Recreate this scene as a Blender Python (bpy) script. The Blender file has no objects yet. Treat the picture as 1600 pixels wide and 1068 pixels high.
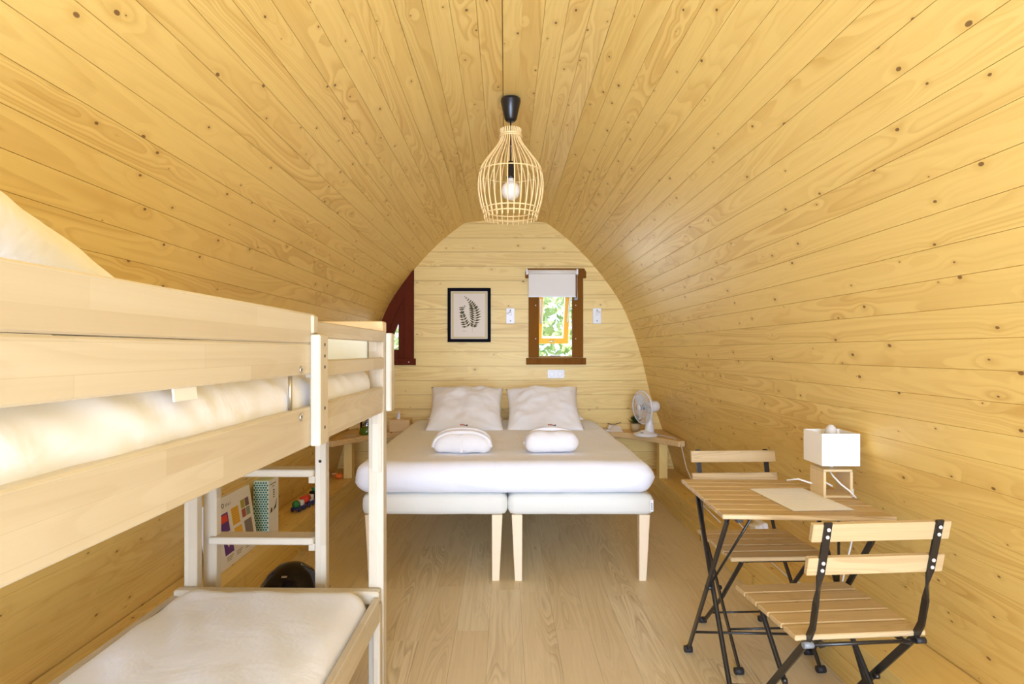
import bpy, bmesh, math, random
from mathutils import Vector, Matrix, noise
random.seed(7)
PI = math.pi
scn = bpy.context.scene
COL = scn.collection

# ---------------------------------------------------------------- camera, world, lights, exposure
cam_d = bpy.data.cameras.new('camera'); cam = bpy.data.objects.new('camera', cam_d); COL.objects.link(cam)
cam.location = (0, 0, 1.25); cam.rotation_euler = (PI/2, 0, 0)
cam_d.sensor_width = 36; cam_d.lens = 909/1600*36
cam_d.shift_x = 10/1600; cam_d.shift_y = 14/1600; cam_d.clip_start = .02
scn.camera = cam
scn.view_settings.view_transform = 'Standard'; scn.view_settings.look = 'None'
scn.view_settings.gamma = 1; scn.view_settings.use_curve_mapping = False
scn.view_settings.exposure = 0.08
scn.cycles.use_denoising = True
scn.cycles.max_bounces = 12; scn.cycles.diffuse_bounces = 8; scn.cycles.transparent_max_bounces = 12
w = bpy.data.worlds.new('sky'); scn.world = w; w.use_nodes = True
bg = w.node_tree.nodes['Background']; bg.inputs[0].default_value = (.76, .91, 1.15, 1); bg.inputs[1].default_value = 2.2

def area_light(name, loc, rot, sx, sy, power, color=(1, 1, 1)):
    l = bpy.data.lights.new(name, 'AREA'); l.shape = 'RECTANGLE'; l.size = sx; l.size_y = sy; l.energy = power; l.color = color
    o = bpy.data.objects.new(name, l); COL.objects.link(o); o.location = loc; o.rotation_euler = rot
    return o
DAY = (.76, .91, 1.20)
area_light('daylight_at_open_entrance', (0, -1.72, 1.3), (PI/2, 0, 0), 2.3, 2.2, 38, (.66, .88, 1.36))
area_light('added_ceiling_fill', (0, -4.6, -.35), (math.radians(148), 0, 0), 4.0, 4.0, 560, (.72, .90, 1.25))  # added lamp below floor level, brightens ceiling and side walls; no deck is modelled
area_light('added_distant_fill', (0, -9, 2.2), (PI/2-.09, 0, 0), 4.0, 2.6, 720, DAY)  # added far-off lamp so brightness drops less towards the back wall
area_light('daylight_through_back_window', (.41, 5.75, 1.62), (-PI/2, 0, 0), .5, .9, 14, (.93, .98, 1.0))
area_light('daylight_through_left_window', (-1.03, 5.6, 1.4), (-PI/2, 0, 0), .3, .5, 4, (.95, 1, .93))
sn = bpy.data.lights.new('sun', 'SUN'); sn.energy = 5; sn.angle = .03; sn.color = (1, .97, .9)
so = bpy.data.objects.new('sun', sn); COL.objects.link(so); so.rotation_euler = (math.radians(38), 0, math.radians(-25))

# ---------------------------------------------------------------- node materials
class NT:
    def __init__(s, name):
        s.m = bpy.data.materials.new(name); s.m.use_nodes = True; s.t = s.m.node_tree
        s.b = s.t.nodes['Principled BSDF']; s.out = s.t.nodes['Material Output']
    def n(s, typ, **kw):
        x = s.t.nodes.new(typ)
        for k, v in kw.items():
            setattr(x, k, v)
        return x
    def L(s, a, b): s.t.links.new(a, b)
    def val(s, inp, v):
        if hasattr(v, 'is_linked') or hasattr(v, 'links'): s.L(v, inp)
        else: inp.default_value = v
    def math(s, op, a, b=0.0, c=0.0, clamp=False):
        x = s.n('ShaderNodeMath', operation=op); x.use_clamp = clamp
        s.val(x.inputs[0], a); s.val(x.inputs[1], b); s.val(x.inputs[2], c)
        return x.outputs[0]
    def mr(s, v, a, b, c=0.0, d=1.0, smooth=False):
        x = s.n('ShaderNodeMapRange'); x.clamp = True
        if smooth: x.interpolation_type = 'SMOOTHSTEP'
        s.val(x.inputs[0], v)
        for i, q in enumerate((a, b, c, d)): s.val(x.inputs[i+1], q)
        return x.outputs[0]
    def comb(s, x, y, z):
        c = s.n('ShaderNodeCombineXYZ')
        for i, q in enumerate((x, y, z)): s.val(c.inputs[i], q)
        return c.outputs[0]
    def mix(s, f, a, b, mode='MIX'):
        x = s.n('ShaderNodeMix', data_type='RGBA', blend_type=mode)
        s.val(x.inputs[0], f)
        s.val(x.inputs[6], a if not isinstance(a, tuple) else (*a, 1)); s.val(x.inputs[7], b if not isinstance(b, tuple) else (*b, 1))
        return x.outputs[2]
    def noise(s, vec, scale, detail=2.0, rough=.5, dist=0.0):
        x = s.n('ShaderNodeTexNoise'); s.L(vec, x.inputs['Vector'])
        x.inputs['Scale'].default_value = scale; x.inputs['Detail'].default_value = detail
        x.inputs['Roughness'].default_value = rough; x.inputs['Distortion'].default_value = dist
        return x.outputs['Fac']

def srgb(r, g, b):
    f = lambda c: (c/255/12.92) if c/255 <= .04045 else ((c/255+.055)/1.055)**2.4
    return (f(r), f(g), f(b))

def wood(name, light, ring, axis='Y', nscale=7.0, rings=9.0, ringamt=.6, knots=.45, knotcol=(.16, .07, .025), tint=.12,
         rough=.42, fiber=.12, stretch=.07, block=False, bump=.15, kscale=7.5):
    N = NT(name)
    tc = N.n('ShaderNodeTexCoord'); sp = N.n('ShaderNodeSeparateXYZ'); N.L(tc.outputs['Object'], sp.inputs[0])
    X, Y, Z = sp.outputs
    u, l, q = {'Y': (X, Y, Z), 'X': (Z, X, Y), 'Z': (X, Z, Y)}[axis]
    R = N.n('ShaderNodeObjectInfo').outputs['Random']
    ro = N.math('MULTIPLY', R, 37.3)
    uu = N.math('ADD', u, ro); ll = N.math('ADD', l, N.math('MULTIPLY', R, 91.7))
    A = N.comb(uu, N.math('MULTIPLY', ll, stretch), q)
    n1 = N.noise(A, nscale, 1.2, .45)
    g = N.math('MULTIPLY', n1, rings)
    kmask = None
    if knots > 0:
        K = N.comb(uu, N.math('MULTIPLY', ll, .62), 0.0)
        v = N.n('ShaderNodeTexVoronoi', voronoi_dimensions='2D', feature='F1'); N.L(K, v.inputs['Vector'])
        v.inputs['Scale'].default_value = kscale; v.inputs['Randomness'].default_value = 1
        d = v.outputs['Distance']; sc = N.n('ShaderNodeSeparateColor'); N.L(v.outputs['Color'], sc.inputs[0])
        pres = N.math('LESS_THAN', sc.outputs[0], knots)
        rad = N.mr(sc.outputs[1], 0, 1, .012, .048)
        core = N.mr(d, N.math('MULTIPLY', rad, .7), rad, 1, 0, True)
        halo = N.mr(d, rad, N.math('MULTIPLY', rad, 4.0), 1, 0, True)
        kmask = N.math('MULTIPLY', core, pres); hmask = N.math('MULTIPLY', halo, pres)
        bend = N.mr(d, 0, .36, 1, 0, True)
        g = N.math('ADD', g, N.math('MULTIPLY', N.math('MULTIPLY', bend, pres), .32))
    def ringline(gg):
        f_ = N.math('FRACT', gg)
        return N.math('POWER', N.math('MULTIPLY', N.mr(f_, .0, .75, 0, 1, True), N.mr(f_, .80, .97, 1, 0, True)), 2.6)
    line = N.math('ADD', N.math('MULTIPLY', ringline(N.math('MULTIPLY', g, 1.0)), .45), N.math('MULTIPLY', ringline(N.math('MULTIPLY', g, 3.0)), .6))
    streak = N.noise(N.comb(N.math('MULTIPLY', uu, 70.0), N.math('MULTIPLY', ll, 1.6), N.math('MULTIPLY', q, 70.0)), 1.0, 2.0)
    mod = N.mr(N.noise(N.comb(N.math('ADD', uu, 5.0), N.math('MULTIPLY', ll, .12), q), 5.0, 1.0), .38, .66, .2, 1, True)
    fib = N.noise(N.comb(N.math('MULTIPLY', uu, 260.0), N.math('MULTIPLY', ll, 5.0), N.math('MULTIPLY', q, 260.0)), 1.0, 2.0)
    f = N.math('MULTIPLY', N.math('MULTIPLY', line, mod), ringamt)
    f = N.math('ADD', f, N.math('ADD', N.math('MULTIPLY', N.math('SUBTRACT', fib, .5), fiber), N.math('MULTIPLY', N.math('SUBTRACT', streak, .45), fiber*1.6)), clamp=True)
    c = N.mix(f, light, ring)
    # board-to-board tone
    dark = tuple(a*b for a, b in zip(light, (.86, .80, .70)))
    c = N.mix(N.math('MULTIPLY', N.math('FRACT', N.math('MULTIPLY', R, 17.31)), tint*2), c, N.mix(.65, c, dark))
    if block:
        br = N.n('ShaderNodeTexBrick'); N.L(N.comb(ll, N.math('ADD', u, q), 0.0), br.inputs['Vector'])
        br.inputs['Color1'].default_value = (1.0, 1.0, 1.0, 1); br.inputs['Color2'].default_value = (.82, .76, .68, 1)
        br.inputs['Mortar'].default_value = (.82, .78, .7, 1); br.inputs['Scale'].default_value = 1; br.inputs['Mortar Size'].default_value = .0004
        br.inputs['Brick Width'].default_value = .42; br.inputs['Row Height'].default_value = .036; br.offset = .37
        c = N.mix(.75, c, br.outputs['Color'], 'MULTIPLY')
    if kmask is not None:
        c = N.mix(N.math('MULTIPLY', hmask, .30), c, tuple(min(1, x*1.0) for x in ring))
        c = N.mix(N.math('MULTIPLY', kmask, .85), c, knotcol)
    N.L(c, N.b.inputs['Base Color']); N.b.inputs['Roughness'].default_value = rough
    N.b.inputs['Specular IOR Level'].default_value = .35 if rough < .7 else .1
    bp = N.n('ShaderNodeBump'); bp.inputs['Strength'].default_value = bump; bp.inputs['Distance'].default_value = .001
    N.L(fib, bp.inputs['Height']); N.L(bp.outputs[0], N.b.inputs['Normal'])
    return N.m

def plain(name, col, rough=.5, metal=0.0, spec=.5, bump=0.0, bscale=60, var=.04, sheen=0.0, trans=0.0):
    N = NT(name)
    tc = N.n('ShaderNodeTexCoord')
    nz = N.noise(tc.outputs['Object'], bscale, 3.0)
    c = N.mix(N.math('MULTIPLY', nz, var*2), col, tuple(x*.8 for x in col))
    N.L(c, N.b.inputs['Base Color']); N.b.inputs['Roughness'].default_value = rough; N.b.inputs['Metallic'].default_value = metal
    N.b.inputs['Specular IOR Level'].default_value = spec
    if sheen: N.b.inputs['Sheen Weight'].default_value = sheen
    if trans: N.b.inputs['Transmission Weight'].default_value = trans
    if bump:
        bp = N.n('ShaderNodeBump'); bp.inputs['Strength'].default_value = bump; bp.inputs['Distance'].default_value = .002
        N.L(nz, bp.inputs['Height']); N.L(bp.outputs[0], N.b.inputs['Normal'])
    return N.m

def fabric(name, col, weave=900, rough=.9, crease=.35):
    N = NT(name); tc = N.n('ShaderNodeTexCoord')
    nz = N.noise(tc.outputs['Object'], 5.0, 4.0, .55, .6); f2 = N.noise(tc.outputs['Object'], weave, 1.0)
    N.L(N.mix(N.math('MULTIPLY', f2, .06), col, tuple(x*.75 for x in col)), N.b.inputs['Base Color'])
    N.b.inputs['Roughness'].default_value = rough; N.b.inputs['Specular IOR Level'].default_value = .2
    N.b.inputs['Sheen Weight'].default_value = .15
    bp = N.n('ShaderNodeBump'); bp.inputs['Strength'].default_value = crease; bp.inputs['Distance'].default_value = .03
    N.L(nz, bp.inputs['Height']); N.L(bp.outputs[0], N.b.inputs['Normal'])
    return N.m

def glass(name, tint=(1, 1, 1), gloss=.07):
    N = NT(name); N.t.nodes.remove(N.b)
    a = N.n('ShaderNodeBsdfTransparent'); a.inputs[0].default_value = (*tint, 1)
    g = N.n('ShaderNodeBsdfGlossy'); g.inputs['Roughness'].default_value = .03
    fz = N.n('ShaderNodeFresnel'); fz.inputs[0].default_value = 1.45
    m = N.n('ShaderNodeMixShader'); N.L(N.math('MULTIPLY', fz.outputs[0], 1.0, clamp=True), m.inputs[0]); N.L(a.outputs[0], m.inputs[1]); N.L(g.outputs[0], m.inputs[2])
    N.L(m.outputs[0], N.out.inputs[0])
    return N.m

PINE_L = (.845, .638, .228); PINE_R = (.60, .36, .085)
pineY = wood('pine_cladding', PINE_L, PINE_R, 'Y', ringamt=.8, knots=.85, fiber=.2)
pineX = wood('pine_cladding_across', PINE_L, PINE_R, 'X', ringamt=.75, knots=.55, fiber=.2, kscale=6)
pineZ = wood('pine_upright', PINE_L, PINE_R, 'Z', ringamt=.7)
BEECH_L = (.67, .62, .51); BEECH_R = (.53, .45, .33)
bw = dict(nscale=9, rings=8, ringamt=.35, knots=0, tint=.10, rough=.45, fiber=.30, block=True, bump=.08)
beechY = wood('laminated_beech', BEECH_L, BEECH_R, 'Y', **bw)
beechX = wood('laminated_beech_across', BEECH_L, BEECH_R, 'X', **bw)
beechZ = wood('laminated_beech_upright', BEECH_L, BEECH_R, 'Z', **bw)
legZ = wood('beech_leg', (.86, .71, .50), (.78, .6, .4), 'Z', nscale=9, rings=8, ringamt=.3, knots=0, rough=.5)
acacia = wood('oiled_acacia', (.60, .46, .26), (.32, .20, .09), 'X', nscale=11, rings=9, ringamt=.75, knots=.22, knotcol=(.10, .06, .035), tint=.5, rough=.4, fiber=.45)
oak = wood('oak_floor', (.80, .71, .50), (.42, .32, .16), 'Y', nscale=8, rings=9, ringamt=.95, knots=.05, knotcol=(.3, .2, .1), tint=1.0, rough=.38, fiber=.55, stretch=.11, bump=.1)
lampwood = wood('lamp_oak', (.72, .57, .33), (.55, .37, .2), 'Z', ringamt=.5, knots=0, nscale=14, fiber=.4)
slabwood = wood('shelf_pine', (.78, .57, .28), (.56, .32, .15), 'X', ringamt=.8, knots=.3, nscale=6)
mahog = wood('stained_window_wood', (.21, .080, .010), (.12, .04, .006), 'Z', ringamt=.8, knots=.1, knotcol=(.05, .02, .01), nscale=8, rough=.75)
mahog2 = wood('red_stained_window_wood', (.115, .020, .006), (.05, .010, .004), 'Z', ringamt=.8, knots=0, nscale=8, rough=.75)
sashw = wood('varnished_sash_wood', (.72, .38, .07), (.5, .24, .04), 'Z', ringamt=.5, knots=0, rough=.35)
white_cloth = fabric('white_sheet', (.85, .885, .98), crease=.2)
pillow_cloth = fabric('white_pillowcase', (.87, .87, .87), crease=.25)
robe_cloth = fabric('white_terry', (.76, .74, .73), weave=260, crease=.5)
base_cloth = fabric('ecru_bed_base', (.74, .74, .68), crease=.12)
black_metal = plain('black_painted_steel', (.012, .012, .014), .32, 0, .6, .0, 40, .1)
black_plastic = plain('black_plastic', (.01, .01, .012), .3)
frame_black = plain('matt_black_frame', (.006, .005, .008), .8, 0, .08)
gloss_black = plain('gloss_black', (.008, .004, .005), .12, 0, .25)
rubber = plain('black_rubber', (.02, .02, .025), .6)
grey_plastic = plain('grey_plastic', (.22, .25, .29), .4)
steel = plain('zinc_steel', (.62, .62, .62), .3, 1.0)
white_plastic = plain('white_plastic', (.82, .82, .82), .35)
white_shade = plain('white_lampshade', (.90, .90, .90), .8)
blindm = fabric('blind_cloth', (.80, .77, .70), crease=.05)
paperm = plain('paper', (.87, .91, 1.0), .8)
paperc = plain('old_paper', (.76, .68, .56), .8)
rattan = plain('rattan_cane', (.82, .60, .28), .45, var=.2)
opal = plain('opal_glass', (.86, .82, .76), .12)
clear = glass('window_glass')
frost = plain('bulb_glass', (.62, .60, .57), .15)
greenglass = plain('green_glass', (.12, .22, .02), .1, trans=.4)
matboard = plain('olive_mat_board', (.62, .50, .22), .5)
fernm = plain('fern_green_print', (.085, .07, .012), .8)
leafm = plain('foliage', (.55, .66, .30), .6, var=.6, bscale=1.5)
lawnm = plain('lawn', (.22, .38, .10), .9, var=.5, bscale=4)
panelm = plain('pale_panel', (.84, .86, .72), .4)
redm = plain('red_paint', (.72, .06, .03), .35); greenm = plain('green_paint', (.03, .22, .07), .35); yelm = plain('yellow_paint', (.85, .50, .06), .4)
bluem = plain('navy_paint', (.03, .03, .15), .4); orangem = plain('orange_plastic', (.9, .20, .02), .4); purpm = plain('purple_print', (.12, .04, .25), .6)
brickm = plain('maroon_print', (.40, .10, .07), .6); greym = plain('grey_print', (.25, .21, .21), .6); tealm = plain('teal_print', (.03, .16, .13), .6)
sagem = plain('sage_print', (.26, .33, .25), .6); inkm = plain('ink', (.03, .03, .04), .7); mint = plain('mint_card', (.60, .74, .58), .6)
tan = plain('tan_card', (.55, .42, .22), .8)

# ---------------------------------------------------------------- mesh helpers
class MB:
    def __init__(s): s.bm = bmesh.new()
    def box(s, x0, x1, y0, y1, z0, z1, bev=0.0, seg=1):
        t = bmesh.new(); bmesh.ops.create_cube(t, size=1)
        for v in t.verts:
            v.co = Vector(((x0+x1)/2+v.co.x*(x1-x0), (y0+y1)/2+v.co.y*(y1-y0), (z0+z1)/2+v.co.z*(z1-z0)))
        if bev: bmesh.ops.bevel(t, geom=t.edges[:], offset=bev, segments=seg, affect='EDGES', profile=.5)
        return s.add(t)
    def add(s, t, M=None, smooth=False):
        if M is not None: bmesh.ops.transform(t, matrix=M, verts=t.verts)
        if smooth:
            for f in t.faces: f.smooth = True
        me = bpy.data.meshes.new('t'); t.to_mesh(me); t.free(); s.bm.from_mesh(me); bpy.data.meshes.remove(me)
        return s
    def obox(s, c, size, M, bev=0.0):       # box of given size, rotated by M, centred at c
        t = bmesh.new(); bmesh.ops.create_cube(t, size=1)
        for v in t.verts: v.co = Vector((v.co.x*size[0], v.co.y*size[1], v.co.z*size[2]))
        if bev: bmesh.ops.bevel(t, geom=t.edges[:], offset=bev, segments=1, affect='EDGES')
        return s.add(t, Matrix.Translation(c) @ M.to_4x4())
    def tube(s, pts, r, n=8, flat=None, cap=True, closed=False):
        # round (or flat w x t) bar swept along pts; flat = (width dir vectors list, w, t)
        pts = [Vector(p) for p in pts]; rings = []; m = len(pts)
        up = None
        for i, p in enumerate(pts):
            if closed: d = (pts[(i+1) % m]-pts[i-1]).normalized()
            else: d = (pts[min(i+1, m-1)]-pts[max(i-1, 0)]).normalized()
            if flat:
                a = Vector(flat[0][i]) ; a = (a-d*a.dot(d)).normalized(); b = d.cross(a)
                hw, ht = flat[1]/2, flat[2]/2
                ring = [p+a*hw+b*ht, p-a*hw+b*ht, p-a*hw-b*ht, p+a*hw-b*ht]
            else:
                if up is None:
                    up = Vector((0, 0, 1)) if abs(d.z) < .9 else Vector((1, 0, 0))
                a = (up-d*up.dot(d)).normalized(); up = a; b = d.cross(a)
                rr = r[i] if isinstance(r, (list, tuple)) else r
                ring = [p+(a*math.cos(2*PI*k/n)+b*math.sin(2*PI*k/n))*rr for k in range(n)]
            rings.append([s.bm.verts.new(c) for c in ring])
        k = len(rings[0])
        for i in range(m if closed else m-1):
            A, B = rings[i], rings[(i+1) % m]
            for j in range(k):
                f = s.bm.faces.new((A[j], A[(j+1) % k], B[(j+1) % k], B[j])); f.smooth = not flat
        if cap and not closed:
            s.bm.faces.new(rings[0][::-1]); s.bm.faces.new(rings[-1])
        return s
    def lathe(s, prof, n=24, c=(0, 0, 0), M=None, smooth=True):
        t = bmesh.new(); rings = []
        for r, z in prof:
            if r < 1e-6: rings.append([t.verts.new((0, 0, z))])
            else: rings.append([t.verts.new((r*math.cos(2*PI*k/n), r*math.sin(2*PI*k/n), z)) for k in range(n)])
        for A, B in zip(rings, rings[1:]):
            for k in range(n):
                if len(A) == 1 and len(B) == 1: continue
                if len(A) == 1: vs = (A[0], B[k], B[(k+1) % n])
                elif len(B) == 1: vs = (A[k], A[(k+1) % n], B[0])
                else: vs = (A[k], A[(k+1) % n], B[(k+1) % n], B[k])
                t.faces.new(vs)
        bmesh.ops.recalc_face_normals(t, faces=t.faces)
        T = Matrix.Translation(c) @ (M.to_4x4() if M is not None else Matrix.Identity(4))
        return s.add(t, T, smooth)
    def prism(s, poly, vec, bev=0.0):       # polygon (3D points) extruded by vec
        t = bmesh.new(); vs = [t.verts.new(p) for p in poly]; f = t.faces.new(vs)
        r = bmesh.ops.extrude_face_region(t, geom=[f])
        bmesh.ops.translate(t, vec=Vector(vec), verts=[v for v in r['geom'] if isinstance(v, bmesh.types.BMVert)])
        bmesh.ops.recalc_face_normals(t, faces=t.faces)
        if bev: bmesh.ops.bevel(t, geom=t.edges[:], offset=bev, segments=1, affect='EDGES')
        return s.add(t)
    def quad(s, *p):
        s.bm.faces.new([s.bm.verts.new(q) for q in p]); return s
    def ball(s, c, r, sx=1, sy=1, sz=1, n=12):
        t = bmesh.new(); bmesh.ops.create_uvsphere(t, u_segments=n*2, v_segments=n, radius=r)
        return s.add(t, Matrix.Translation(c) @ Matrix.Diagonal((sx, sy, sz, 1)), True)
    def obj(s, name, mat, parent=None, recalc=True):
        if recalc: bmesh.ops.recalc_face_normals(s.bm, faces=s.bm.faces)
        me = bpy.data.meshes.new(name); s.bm.to_mesh(me); s.bm.free(); me.materials.append(mat)
        o = bpy.data.objects.new(name, me); COL.objects.link(o)
        if parent: o.parent = parent
        return o

def B(*a, **k): return MB().box(*a, **k)
def tag(o, label, cat, group=None, kind=None):
    if label: o['label'] = label
    if cat: o['category'] = cat
    if group: o['group'] = group
    if kind: o['kind'] = kind
    return o
def thing(name, loc, label, cat, rotz=0, group=None):
    o = bpy.data.objects.new(name, None); COL.objects.link(o); o.location = loc; o.rotation_euler = (0, 0, rotz)
    o.empty_display_size = .05
    return tag(o, label, cat, group)
def struct(o, label=None):
    o['kind'] = 'structure'
    if label: o['label'] = label
    return o
def copy_tree(o, parent=None):
    c = o.copy(); COL.objects.link(c); c.parent = parent
    for ch in [q for q in bpy.data.objects if q.parent == o]: copy_tree(ch, c)
    return c

def cloth_box(x0, x1, y0, y1, z0, z1, r, step=.03, amp=.004, freq=6, seed=0, bulge=0.0, wr=None):
    """soft closed box with rounded edges and gentle creases"""
    t = bmesh.new(); h = Vector(((x1-x0)/2, (y1-y0)/2, (z1-z0)/2)); c = Vector(((x0+x1)/2, (y0+y1)/2, (z0+z1)/2))
    r = min(r, h.x, h.y, h.z)
    for ax in range(3):
        a, b = (ax+1) % 3, (ax+2) % 3
        na = max(4, int(2*h[a]/step)); nb = max(4, int(2*h[b]/step))
        for sg in (-1, 1):
            g = []
            for i in range(na+1):
                row = []
                for j in range(nb+1):
                    p = Vector((0, 0, 0)); p[ax] = sg*h[ax]
                    fa = -1+2*i/na; fb = -1+2*j/nb
                    p[a] = fa*h[a]; p[b] = fb*h[b]
                    inn = Vector([max(-(h[k]-r), min(h[k]-r, p[k])) for k in range(3)])
                    dd = p-inn
                    q = inn+dd.normalized()*r if dd.length > 1e-9 else p
                    row.append(t.verts.new(q))
                g.append(row)
            for i in range(na):
                for j in range(nb):
                    vs = (g[i][j], g[i+1][j], g[i+1][j+1], g[i][j+1])
                    t.faces.new(vs if sg > 0 else vs[::-1])
    bmesh.ops.remove_doubles(t, verts=t.verts, dist=.0008)
    t.normal_update()
    for v in t.verts:
        p = v.co.copy(); n = v.normal
        k = noise.fractal(Vector((p.x*freq+seed, p.y*freq, p.z*freq*.6+seed)), 1, 2, 3)
        dsp = amp*k
        if bulge: dsp += bulge*(1-(p.z/h.z)**2)*(1-abs(n.z))
        if wr: dsp += wr(p, n)
        v.co = p+n*dsp
    bmesh.ops.translate(t, vec=c, verts=t.verts)
    m = MB(); m.add(t, None, True); return m

def pillow_mesh(w, h, T, seed=0, n=34, pinch=.09, wr=.022):
    t = bmesh.new(); S = []
    for sg in (1, -1):
        g = []
        for i in range(n+1):
            row = []
            for j in range(n+1):
                u = -1+2*i/n; v = -1+2*j/n
                x = u*w/2*(1-pinch*(1-v*v)*abs(u)**2); y = v*h/2*(1-pinch*(1-u*u)*abs(v)**2)
                e = max(0, (1-abs(u)**2.6)*(1-abs(v)**2.6))
                z = sg*T/2*e**.55
                k = noise.fractal(Vector((x*7+seed, y*7, sg*3+seed)), 1, 2, 3)
                # creases radiating from the corners
                cr = math.sin(16*math.atan2(1-abs(u)+.05, 1-abs(v)+.05))*.006*(abs(u*v))**1.5
                z += sg*(wr*k+cr)*min(1, e*3)
                row.append(t.verts.new((x, y, z)))
            g.append(row)
        for i in range(n):
            for j in range(n):
                vs = (g[i][j], g[i+1][j], g[i+1][j+1], g[i][j+1]); t.faces.new(vs if sg > 0 else vs[::-1])
    bmesh.ops.remove_doubles(t, verts=t.verts, dist=.0008)
    m = MB(); m.add(t, None, True); return m

# ---------------------------------------------------------------- the shell of the pod
YB, YF = 5.25, -1.75            # back wall, front opening
PROF = [(.37, 2.405), (.57, 2.25), (.76, 2.06), (.92, 1.86), (1.04, 1.68), (1.13, 1.48), (1.20, 1.28), (1.25, 1.10), (1.305, .86), (1.395, .6), (1.46, .4), (1.52, .19), (1.57, 0), (1.58, -.04)]
def catmull(P, n=16):
    out = []
    for i in range(len(P)-1):
        p0, p1, p2, p3 = [Vector(P[max(0, min(len(P)-1, k))]) for k in (i-1, i, i+1, i+2)]
        for k in range(n):
            t = k/n
            out.append(.5*((2*p1)+(p2-p0)*t+(2*p0-5*p1+4*p2-p3)*t*t+(3*p1-p0-3*p2+p3)*t**3))
    out.append(Vector(P[-1])); return out
CP = catmull(PROF)
def wall_x(z):
    if z > 2.405: return .37*(2.45-z)/.045 if z < 2.45 else 0
    for a, b in zip(CP, CP[1:]):
        if b.y <= z <= a.y: return a.x+(b.x-a.x)*(a.y-z)/max(1e-9, a.y-b.y)
    return CP[-1].x
def resample(w):
    pts = [CP[0]]; acc = 0; last = CP[0]
    for p in CP[1:]:
        seg = (p-last).length
        while acc+seg >= w:
            t = (w-acc)/seg; last = last+(p-last)*t; pts.append(last.copy()); seg = (p-last).length; acc = 0
        acc += seg; last = p
    return pts
PTS = resample(.0838)
LEN = YB-YF+.02
def plank_mesh(name, wdt, mat, gap=.0004, ch=.0008, th=.018):
    m = MB(); a = wdt/2-gap
    sec = [(-a+ch, 0), (a-ch, 0), (a, -ch), (a, -th), (-a, -th), (-a, -ch)]
    m.prism([(x, 0, z) for x, z in sec], (0, LEN, 0))
    o = m.obj(name, mat); me = o.data; bpy.data.objects.remove(o); return me
pm = plank_mesh('cladding_plank', .0838, pineY)
def backing(pts2, name, th=.02):
    """outer skin behind the cladding"""
    m = MB(); rows = []
    for (x, z, nx, nz) in pts2:
        rows.append([m.bm.verts.new((x+nx*o, y, z+nz*o)) for y in (YF, YB+.06) for o in (.0185, .0185+th)])
    for A, C in zip(rows, rows[1:]):
        m.bm.faces.new((A[0], A[2], C[2], C[0])); m.bm.faces.new((A[1], C[1], C[3], A[3]))
        m.bm.faces.new((A[0], C[0], C[1], A[1])); m.bm.faces.new((A[2], A[3], C[3], C[2]))
    m.bm.faces.new((rows[0][0], rows[0][1], rows[0][3], rows[0][2])); m.bm.faces.new((rows[-1][0], rows[-1][2], rows[-1][3], rows[-1][1]))
    return m.obj(name, pineY)
NCEIL = 6                      # the first planks below the kink still belong to the ceiling
def normals(P):
    out = []
    for i, p in enumerate(P):
        a, b = P[max(0, i-1)], P[min(len(P)-1, i+1)]; d = (b-a).normalized()
        out.append((p.x, p.y, -d.y, d.x))
    return out
ceil_right = normals([Vector((0, 2.452))]+PTS[:NCEIL+1]); side = normals(PTS[NCEIL:]+[Vector((1.585, -.05))])
cr = [(x, z, abs(nx), abs(nz)) for x, z, nx, nz in ceil_right]; cr[0] = (0, 2.452, 0, 1)
full = [(-x, z, -nx, nz) for x, z, nx, nz in cr[::-1]]+cr[1:]
ceiling = struct(backing(full, 'ceiling'), 'arched pine-clad ceiling of the cabin')
wall_r = struct(backing([(x, z, abs(nx), nz) for x, z, nx, nz in side], 'wall_right'), 'curved right wall of pale pine boards')
wall_l = struct(backing([(-x, z, -abs(nx), nz) for x, z, nx, nz in side], 'wall_left'), 'curved left wall of pine boards behind the bunk bed')
def put_plank(a, b, sgn, parent, me=pm, base=.0838):
    d = b-a; mid = (a+b)/2
    o = bpy.data.objects.new('plank', me); COL.objects.link(o); o.parent = parent
    ang = math.atan2(d.y, d.x)
    # local x along the section, local z = normal pointing into the room
    if sgn > 0: o.rotation_euler = (0, -(ang+PI), 0)
    else: o.rotation_euler = (0, ang+PI, 0)
    o.location = (mid.x*sgn, YF, mid.y); o.scale = (d.length/base, 1, 1)
    return o
for sgn in (1, -1):
    for i, (a, b) in enumerate(zip(PTS, PTS[1:])):
        put_plank(a, b, sgn, ceiling if i < NCEIL else (wall_r if sgn > 0 else wall_l))
    k0 = .058 if sgn > 0 else .012
    fl = lambda x: 2.45-.045*x/.37
    xs = [k0+(.37-k0)*i/4 for i in range(5)]
    for a, b in zip(xs, xs[1:]):
        put_plank(Vector((a, fl(a))), Vector((b, fl(b))), sgn, ceiling)
B(-.010, .060, YF, YB, 2.440, 2.452, bev=.002).obj('ridge_board', pineY, ceiling)

# floor
floor = struct(B(-1.58, 1.58, YF, YB+.06, -.07, -.0125).obj('floor', pineY), 'light oak plank floor')
fw, fl_ = .149, 1.22
for i in range(21):
    x0 = -1.565+i*fw; y = YF-random.random()*fl_
    while y < YB:
        a, b = max(y, YF), min(y+fl_, YB)
        if b-a > .03:
            B(x0+.0003, x0+fw-.0003, a+.0003, b-.0003, -.0125, 0, bev=.0004).obj('floor_plank', oak, floor)
        y += fl_

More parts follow.
